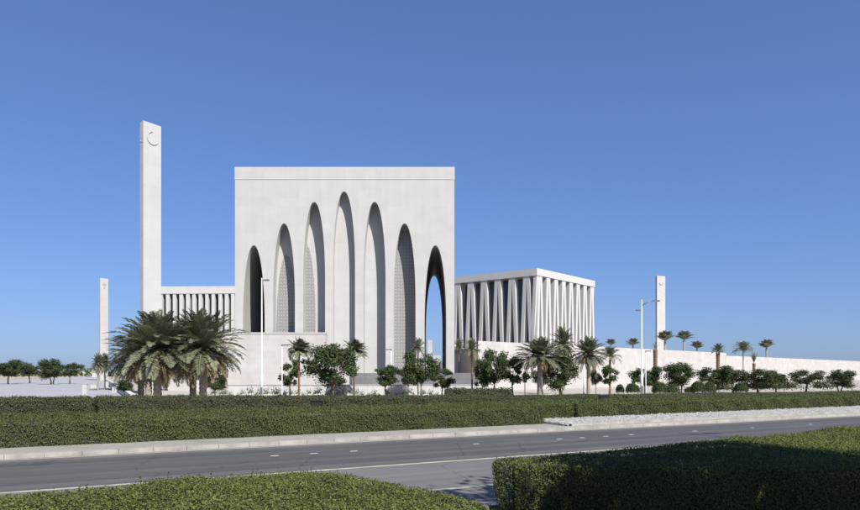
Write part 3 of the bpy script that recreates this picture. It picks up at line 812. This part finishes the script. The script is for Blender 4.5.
T = tower('tower', 208.0, 657.0, 1.5, 8.3, 276.0, 275.5, 276.3, 'slim white tower rising behind the right podium wall')
root, P0, ur, ul, wr, wl_, (z0, z1), nrm, nl, inv = T
plate([(0.6*math.cos(i*PI/12+PI), 0.6*math.sin(i*PI/12+PI)) for i in range(13)]+[(0.4*math.cos(2*PI-i*PI/12), 0.4*math.sin(2*PI-i*PI/12)) for i in range(13)],
      (P0.x+ur.x*wr*0.5, P0.y+ur.y*wr*0.5, z0-2.2), ur, nrm, 0.12, 'relief_mark', M['church_stone'], root, inv)

# ------------------------------------------------------------------ buildings seen through the passage
b = empty('white_building', (gx(436, 160), 160, 0), 'small white stepped building seen through the rightmost arch', 'building')
def bw_(o): o.matrix_parent_inverse = Matrix.Translation(-b.location); return o
def pbx(p0, p1, y0, D, d=8, name='block', mat=None, zb=0):
    return bw_(MB().box(gx(p0, D), gx(p1, D), D, D+d, zb, EYE+(HZ-y0)/F*D).build(name, mat or M['limestone'], b))
pbx(427.8, 432.2, 340, 162, 2.5, 'tower_block'); pbx(424, 440.3, 355.3, 160, 1.9, 'wall_block'); pbx(440.5, 447.5, 361, 158, 4, 'lower_block', M['grey_and_shade'])

# far low buildings at the left horizon
for (p0, p1, y0, D, lab, mt) in ((92, 97.5, 372.2, 330, 'tiny distant low building with reddish roof beside the access road', 'brownstone'), (83.5, 92, 373.3, 420, 'tiny distant pale low building at the left horizon', 'lowwall'), (40, 74, 371.5, 520, 'wide distant pale low building at the left horizon', 'lowwall')):
    e = empty('distant_house', (gx(p0, D), D, 0), lab, 'building')
    zt = EYE+(HZ-y0)/F*D; X = gx(p1, D)-gx(p0, D)
    MB().box(0, X, 0, 10, 0, zt).build('walls', M['lowwall'], e)
    MB().box(-.2, X+.2, -.2, 10.2, zt+0.003, zt+0.9).build('roof', M[mt], e)

# white bits beside the access road
def block(name, p0, p1, ytop, D, dep, label, cat, mat='lowwall'):
    o = empty(name, (gx((p0+p1)/2, D), D, 0), label, cat)
    hw = (p1-p0)/2/F*D; zt = EYE+(HZ-ytop)/F*D
    MB().box(-hw, hw, 0, dep, 0, zt).build('body', M[mat], o)
    MB().box(-hw-.02, hw+.02, -.02, dep+.02, zt+.002, zt+.05).build('cap', M['limestone'], o)
    return o
block('gate_pillar', 82.2, 86.4, 384.3, 62, 0.4, 'white gate pillar at the near left edge of the access road', 'pillar')
block('bollard', 112, 113.6, 387.2, 84, 0.2, 'left one of two white bollards beside the access road', 'bollard')
block('bollard', 114.7, 116.2, 387.2, 84, 0.2, 'right one of two white bollards beside the access road', 'bollard')
block('planter', 103.5, 107.8, 381.6, 120, 1.0, 'small white planter block under the distant young palms', 'planter')
block('planter', 90.5, 96, 384.6, 110, 1.0, 'low white block lying on the access road edge', 'planter')
pp = [gp(130, 400.5), gp(121, 394.5), gp(110, 387), gp(104, 382.2)]
mb = MB(); hs = [0.55, 0.75, 0.9, 0.9]
for i in range(3):
    (xa, ya), (xb, yb) = pp[i], pp[i+1]
    mb.prism([(xa, ya), (xa+0.45, ya+0.1), (xb+0.45, yb+0.1), (xb, yb)], 0, [hs[i], hs[i], hs[i+1], hs[i+1]])
tag(mb.build('parapet_wall', M['lowwall']), 'curved low white parapet wall along the right of the access road', 'wall')

# ------------------------------------------------------------------ street lamps
def lamp_tall(name, px, D, ytop, arms, label, group):
    h = EYE+(HZ-ytop)/F*D
    o = empty(name, (gx(px, D), D, 0), label, 'street lamp', group)
    MB().tube([(0, 0, 0), (0, 0, 2.2), (0, 0, 2.25), (0, 0, h)], [0.16, 0.15, 0.085, 0.05], 10).build('pole', M['pole'], o, True)
    MB().box(-.09, .09, -.19, -.15, 0.5, 1.1).build('door', M['lamp'], o)
    for (dx, zb, dz, hl) in arms:
        s = 1 if dx > 0 else -1
        MB().tube([(0, 0, h-zb), (dx*0.5, 0, h-zb+dz*0.7), (dx, 0, h-zb+dz)], [0.045, 0.04, 0.035], 7).build('arm', M['lamp'], o, True)
        hd = MB().prism([(dx-0.05*s, -0.13), (dx+hl*s, -0.10), (dx+hl*s, 0.10), (dx-0.05*s, 0.13)], h-zb+dz-0.04, h-zb+dz+0.09).build('lamp_head', M['lamp'], o)
        MB().box(min(dx+.1*s, dx+(hl-.1)*s), max(dx+.1*s, dx+(hl-.1)*s), -.08, .08, h-zb+dz-0.06, h-zb+dz-0.042).build('lens', M['lens'], hd)
    return o
lamp_tall('street_lamp', 261.8, 64, 278, [(0.25, 0.25, 0.03, 0.42)], 'tall white street lamp in front of the leftmost mosque arch', 'tall street lamps')
lamp_tall('street_lamp', 641.8, 70, 299.5, [(-0.3, 0.9, -0.2, 0.3), (1.2, 0.6, 0.45, 0.6)], 'tall white two armed street lamp before the right podium wall', 'tall street lamps')
lamp_tall('street_lamp', 977, 20.2, 95, [(0.9, 0.4, 0.2, 0.7)], 'street lamp standing beyond the right edge of the view', 'tall street lamps')
def lamp_small(px, D, ytop, s, label):
    h = EYE+(HZ-ytop)/F*D
    o = empty('path_lamp', (gx(px, D), D, 0), label, 'path lamp', 'small path lamps')
    MB().tube([(0, 0, 0), (0, 0, 0.5), (0, 0, h)], [0.085, 0.06, 0.045], 8).build('pole', M['pole'], o, True)
    MB().box(min(-.06*s, .52*s), max(-.06*s, .52*s), -.09, .09, h, h+0.09).build('lamp_head', M['lamp'], o)
lamp_small(282.0, 62, 345.5, 1, 'small white path lamp between the tall lamp and slim palm')
lamp_small(391.2, 68, 350, -1, 'small path lamp in front of the sixth mosque arch')
lamp_small(645.8, 72, 351.5, 1, 'small path lamp just right of the two armed street lamp')
lamp_small(443.6, 132, 343, 1, 'small path lamp seen through the rightmost arch')
lamp_small(590.2 - 6.5, 80, 350, 1, 'thin path lamp beside the stout palm trunk')

# utility cabinets in the hedge row
def cabinet(p0, p1, ytop, D, label):
    o = empty('utility_cabinet', (gx((p0+p1)/2, D), D, 0), label, 'utility cabinet', 'dark cabinets by the rear hedge')
    hw = (p1-p0)/2/F*D; zt = EYE+(HZ-ytop)/F*D
    MB().box(-hw, hw, 0, 0.4, 0.1, zt-.06).build('body', M['cabinet'], o)
    MB().box(-hw-.03, hw+.03, -.03, .43, zt-.058, zt).build('roof', M['cabinet'], o)
    MB().box(-hw+.04, hw-.04, -.02, -.002, 0.2, zt-.12).build('door', M['cabinet'], o)
    MB().box(-hw-.02, hw+.02, -.02, .42, 0, .098).build('base', M['kerb'], o)
cabinet(310.5, 321.5, 400, 34.2, 'dark green utility cabinet in front of the hedge below the mosque')
cabinet(600, 608.5, 395.2, 41.6, 'dark green utility cabinet by the hedge below the right palms')
cabinet(762.5, 770, 394.4, 50.0, 'dark green utility cabinet by the hedge at the far right')
# small brown sign board
o = empty('sign_board', (gx(525, 66), 66, 0), 'small brown sign board on posts left of the big date palm', 'sign')
MB().box(-.18, .18, 0, .06, 1.5, 2.15).build('board', M['sign'], o)
MB().tube([(0, 0.09, 0), (0, 0.09, 1.9)], [0.035, 0.035], 8).build('post', M['lamp'], o, True)

# ------------------------------------------------------------------ vegetation prototypes
TP = [tree_proto('broadleaf_tree', 5, 2.0, 2.0, 2.95, 0.20, 6800, M['leaf'], 3, 30),
      tree_proto('broadleaf_tree', 5, 1.8, 1.95, 3.0, 0.20, 5600, M['leaf'], 8, 24),
      tree_proto('broadleaf_tree', 5, 1.9, 1.9, 3.05, 0.19, 5000, M['leaf_olive'], 15, 22),
      tree_proto('broadleaf_tree', 5, 1.7, 2.0, 2.95, 0.20, 5200, M['leaf'], 21, 20, 2),
      tree_proto('broadleaf_tree', 5, 2.3, 2.1, 2.85, 0.20, 8200, M['leaf'], 33, 36, 2)]
PB = palm_proto('date_palm', 3.75, 0.26, 3.1, 108, 88, -14, 4, M['palm_bark'], leafw=0.070, nl=42, droop=0.95, lfl=0.5)
PB2 = palm_proto('date_palm', 3.75, 0.25, 3.05, 102, 88, -10, 9, M['palm_bark'], leafw=0.070, nl=42, droop=0.95, lfl=0.5)
PM = palm_proto('date_palm', 4.6, 0.22, 2.5, 64, 84, -16, 14, M['palm_bark'], leafw=0.10, nl=30, droop=0.95, lfl=0.5)
PD = palm_proto('podium_palm', 3.0, 0.17, 1.85, 60, 88, 32, 15, M['palm_bark'], dry=False, leafw=0.17, nl=20, droop=0.6, lfl=0.7)
PX = palm_proto('cropped_palm', 4.6, 0.23, 0.9, 8, 84, 40, 28, M['orange_bark'], dry=False, leafw=0.10, nl=10, droop=0.5, lfl=0.5)
PG = palm_proto('ginger_palm', 4.6, 0.24, 1.15, 34, 85, 2, 29, M['orange_bark'], dry=False, leafw=0.2, nl=14, droop=0.9, lfl=0.7)
PY = palm_proto('young_palm', 4.2, 0.12, 1.6, 46, 86, 4, 19, M['orange_bark'], dry=False, leafw=0.12, nl=16, lfl=0.7)
PW = palm_proto('windswept_palm', 4.2, 0.11, 1.6, 64, 84, 0, 23, M['orange_bark'], dry=False, leafw=0.20, nl=18, wind=0.75, lfl=0.7)
PT = palm_proto('tied_palm', 4.6, 0.30, 1.9, 20, 86, 62, 27, M['orange_bark'], dry=False, leafw=0.10, nl=14, droop=0.3, lfl=0.5)
PS = palm_proto('slender_palm', 4.6, 0.09, 1.55, 46, 86, 12, 31, M['pale_bark'], dry=False, leafw=0.12, nl=14, lfl=0.7, boots=False)
used = set()
def place(proto, px, D, label, cat, group, sc=1.0, rz=None, zb=0.0):
    rz = RNG.uniform(0, 6.28) if rz is None else rz
    loc_ = (gx(px, D), D, zb)
    if proto.name not in used:
        used.add(proto.name); o = proto
        o.location = loc_; o.rotation_euler = (0, 0, rz); o.scale = sc if isinstance(sc, tuple) else (sc,)*3
        tag(o, label, cat, group); return o
    o = copy_thing(proto, loc_, label, group, rz, sc); o['category'] = cat; return o
# trees: centre px, crown top py, crown half width px -> real size from the distance
def tree(k, px, D, ytop, hw, label, sy=1.0):
    base = [(5.0, 2.0), (5.0, 1.8), (5.0, 1.9), (5.0, 1.7), (5.0, 2.3)][k]
    H = EYE+(HZ-ytop)/F*D; W = hw/F*D
    return place(TP[k], px, D, label, 'tree', 'dark green street trees', (W/base[1]*1.16, W/base[1]*1.16, H/5.0))
tree(3, 290, 70, 357, 10.5, 'small dark tree right behind the small path lamp')
tree(4, 333, 66, 342.5, 28, 'broad dark tree below the third and fourth mosque arches')
tree(1, 386, 66, 362, 14, 'low dark tree below the fifth mosque arch')
tree(1, 408, 71, 364, 9, 'small dark tree squeezed left of the tree below the sixth arch')
tree(0, 421, 65, 346.5, 16.5, 'full green tree in front of the pier left of the rightmost arch')
tree(3, 442, 67, 363, 12, 'small dark tree in front of the rightmost mosque arch')
tree(0, 494, 62, 344, 16, 'tall dark tree at the left end of the right podium wall')
tree(3, 483, 65, 357, 9, 'narrow dark tree beside the slim palm and podium corner')
tree(1, 513, 63, 352.5, 14, 'dark round tree just left of the big spreading date palm')
tree(4, 560, 64, 351.5, 18.5, 'broad dark tree between the two date palms')
tree(2, 543, 72, 366, 11, 'small dark tree behind the trunk of the spreading date palm')
tree(2, 596, 78, 366, 5.5, 'thin sparse sapling right of the stout date palm trunk')
tree(1, 609, 74, 362.5, 9.5, 'small round tree growing around a slim palm trunk')
tree(0, 645, 76, 364, 15, 'dark tree at the foot of the two armed street lamp')
tree(4, 680, 78, 361.5, 16, 'dark tree with an uneven crown right of the two armed lamp')
tree(0, 714, 80, 363, 16, 'dark tree below the ginger trunked palm')
tree(2, 733, 84, 366, 17, 'olive green loose tree left of the slender pale palm')
tree(2, 758, 82, 366, 19, 'olive green tree just right of the slender pale palm')
tree(0, 776, 84, 368, 13, 'dark tree at the right end of the podium planting')
tree(2, 806, 84, 367, 17, 'olive green tree beyond the right end of the planting')
tree(4, 840, 84, 369, 15, 'broad dark tree at the right edge of the picture')
tree(0, 215, 68, 372, 11, 'dark bushy tree behind the right date palm of the left pair')
tree(0, 125, 70, 378, 9, 'low green bush tree beside the curved parapet wall')
for i, (px, D, yt, hw_, k_, lab) in enumerate(((70, 150, 361, 10, 1, 'far tree right end of the row at the left edge'), (52, 142, 358, 13, 4, 'broad far tree in the row at the left edge'), (30, 155, 360, 12, 2, 'olive far tree in the row at the left edge'),
        (8, 145, 357, 13, 0, 'far tree at the very left edge of the picture'))):
    tree(k_, px, D, yt, hw_, lab)
# palms
def palm(proto, px, D, ycen, h0, label, cat='palm tree', sc=None, zb=0.0, rz=None, w=1.0, group='date palms'):
    """crown base (top of trunk) at ycen"""
    H = EYE+(HZ-ycen)/F*D-zb; s = H/h0
    return place(proto, px, D, label, cat, group, (w, w, s) if sc is None else sc, rz, zb)
palm(PB, 157.5, 43, 351, 3.75, 'front big date palm with stout pale trunk left of the minaret base', w=0.95)
palm(PB2, 203, 44, 350, 3.75, 'big date palm in front of the columned hall', w=0.92)
palm(PB2, 148.5, 49, 356, 3.75, 'date palm half hidden behind the front left palm', w=0.95)
palm(PB, 141, 55, 360, 3.75, 'leftmost shaded date palm of the left cluster', w=0.95)
palm(PB, 193, 51, 355, 3.75, 'date palm with dark trunk between the two big left palms', w=0.9)
palm(PM, 540, 62, 356, 4.6, 'big spreading date palm in front of the zigzag building', w=1.12)
palm(PM, 563, 78, 346, 4.6, 'hazy green palm behind the broad tree and spreading palm', w=0.62)
palm(PM, 588.5, 66, 355, 4.6, 'stout trunked date palm left of the slim round tree', w=0.80)
G2 = 'young slim palms'
palm(PW, 299, 64, 352, 4.2, 'slim windswept palm with reddish trunk below the third arch', group=G2, rz=0.0, w=0.85)
palm(PW, 354, 70, 352, 4.2, 'slim windswept palm rising out of the broad tree', group=G2, rz=0.0, w=0.9)
palm(PY, 472, 64, 352, 4.2, 'slim upright palm before the brown shaded wall', group=G2, w=0.6)
palm(PY, 418, 70, 351, 4.2, 'slim palm head poking above the tree by the right arch', group=G2, w=0.6)
palm(PY, 610, 75, 357, 4.2, 'slim palm growing through a small round tree', group=G2, w=0.85)
palm(PY, 459, 120, 349, 4.2, 'small palm seen between the mosque and the brown wall', group=G2, w=0.8)
palm(PM, 98.0, 96, 364, 4.6, 'left one of two young palms beside the access road', group=G2, w=0.42)
palm(PM, 104.8, 100, 364, 4.6, 'right one of two young palms beside the access road', group=G2, w=0.5)
G3 = 'palms around the right podium'
palm(PX, 655.3, 84, 349, 4.6, 'thick ginger palm trunk with cropped top below the right tower', group=G3, w=1.0)
palm(PG, 718.0, 96, 351, 4.6, 'ginger trunked palm with cropped head in front of the wall step', group=G3, w=1.0)
palm(PS, 743.3, 92, 351, 4.6, 'slender pale trunked palm standing tall at the right', group=G3, w=1.0)
dz = hz1-0.05
def deck(px, D, ycen, proto, h0, w, label):
    place(PD, px, D, label, 'palm tree', G3, w*1.4, None, EYE+(HZ-ycen)/F*D-3.0*w*1.4)
deck(665, 148, 341, PM, 4.6, 0.92, 'leafy palm on the podium at the foot of the right tower')
deck(684, 150, 340, PM, 4.6, 0.85, 'spiky palm on the podium right of the right tower')
deck(697, 156, 348.5, PM, 4.6, 0.72, 'low wide palm on the podium beside the spiky palm')
deck(633, 140, 345.5, PM, 4.6, 0.62, 'low palm head above the podium left of the right tower')
deck(611, 132, 345, PM, 4.6, 0.5, 'faint palm tips above the podium by the zigzag building')
deck(766.5, 182, 348, PY, 4.2, 0.95, 'slim palm on the lower podium at the far right')
palm(PT, 754, 98, 363, 4.6, 'narrow palm with fronds tied upright in a V shape', group=G3, w=0.62)

# clipped round bushes and small shrubs
BP = blob_shrub('clipped_bush', 0.75, 1.45, 0.12, 3600, M['leaf'], 40)
for i, (px, w_, h_, lab) in enumerate(((659.5, 1.0, 1.0, 'round clipped bush left of the dark tree by the lamp'), (671.5, 0.85, 0.8, 'smallest round clipped bush in the row before the podium'),
        (698, 1.0, 1.05, 'tall round clipped bush in the middle of the bush row'), (709.5, 0.9, 1.0, 'clipped bush just left of the ginger trunked palm'),
        (632.5, 1.0, 0.9, 'loose dark bush left of the two armed lamp foot'), (620, 0.6, 0.8, 'small bush right of the slim round tree'), (741, 1.0, 0.9, 'dark bush at the foot of the slender pale palm'), (690, 0.8, 0.6, 'low dark bush behind the tall clipped one'))):
    D = 72+i*0.7; loc_ = (gx(px, D), D, 0)
    if i == 0: BP.location = loc_; BP.scale = (w_, w_, h_); tag(BP, lab, 'bush', 'clipped bushes before the right podium')
    else: copy_thing(BP, loc_, lab, 'clipped bushes before the right podium', RNG.uniform(0, 6), (w_, w_, h_)); 
LB = blob_shrub('loose_bush', 1.15, 1.5, 0.17, 900, M['leaf_olive'], 46, False)
for i, (px, D, sc_, lab) in enumerate(((726, 80, 1.0, 'loose olive bush between the ginger trunked palm and slender palm'), (748.5, 83, 1.15, 'loose olive bush just right of the slender pale palm foot'),
        (764, 84, 1.0, 'loose olive bush in front of the rightmost olive tree'), (774, 83, 1.15, 'loose olive bush at the right end of the bush row'), (665, 80, 0.8, 'loose bush between the two round clipped bushes'), (703.5, 82, 0.85, 'loose bush squeezed behind the tall clipped bush'), (790, 84, 1.1, 'loose olive bush beyond the right end of the row'), (822, 84, 1.2, 'loose olive bush near the right edge of the picture'))):
    if i == 0: LB.location = (gx(px, D), D, 0); LB.scale = (sc_,)*3; tag(LB, lab, 'bush', 'loose bushes before the right podium')
    else: copy_thing(LB, (gx(px, D), D, 0), lab, 'loose bushes before the right podium', RNG.uniform(0, 6), sc_)
SP = blob_shrub('small_shrub', 0.34, 0.75, 0.10, 130, M['pale_shrub'], 44, False)
k = 0
for i in range(46):
    px = 214+i*5.9+RNG.uniform(-2, 2); D = RNG.uniform(66, 71.5)
    s = RNG.uniform(0.7, 1.5)
    lab = 'small grey green shrub in front of the low white wall'
    if k == 0: SP.location = (gx(px, D), D, 0); SP.scale = (s*.8, s*.8, s); tag(SP, lab, 'shrub', 'small shrubs along the low white wall'); k = 1
    else: copy_thing(SP, (gx(px, D), D, 0), lab, 'small shrubs along the low white wall', RNG.uniform(0, 6), (s*.8, s*.8, s))
HP = hedge('hedge', [(gx(483, 60)-3.2, 60), (gx(483, 60)+2.5, 60.0), (gx(483, 60)+2.5, 61.5), (gx(483, 60)-3.2, 61.5)], 1.05, M['leaf'], 90, 140, 0.14,
     'short low dark hedge behind the rear hedge below the brown wall', rough=0.1)

# large tree just outside the frame on the right whose shade covers the near hedge
ST = tree_proto('shade_tree', 11, 4.1, 2.9, 8.7, 0.30, 16000, M['leaf'], 51, 70, 1, 0.22)
ST.location = (9.3, 5.5, 0); tag(ST, 'large leafy tree beyond the right edge shading the foreground hedge', 'tree')
ob = mesh_obj('far_trees', *leaf_quads(np.column_stack([RNG.uniform(-700, 20, 5000), RNG.uniform(360, 460, 5000), RNG.uniform(0, 6, 5000)*RNG.uniform(0.4, 1, 5000)]), RNG.normal(size=(5000, 3)), 2.2, 1.6), [M['leaf_olive']], tint=RNG.random(5000))
tag(ob, 'thin line of distant trees along the left horizon', 'trees', kind='stuff')
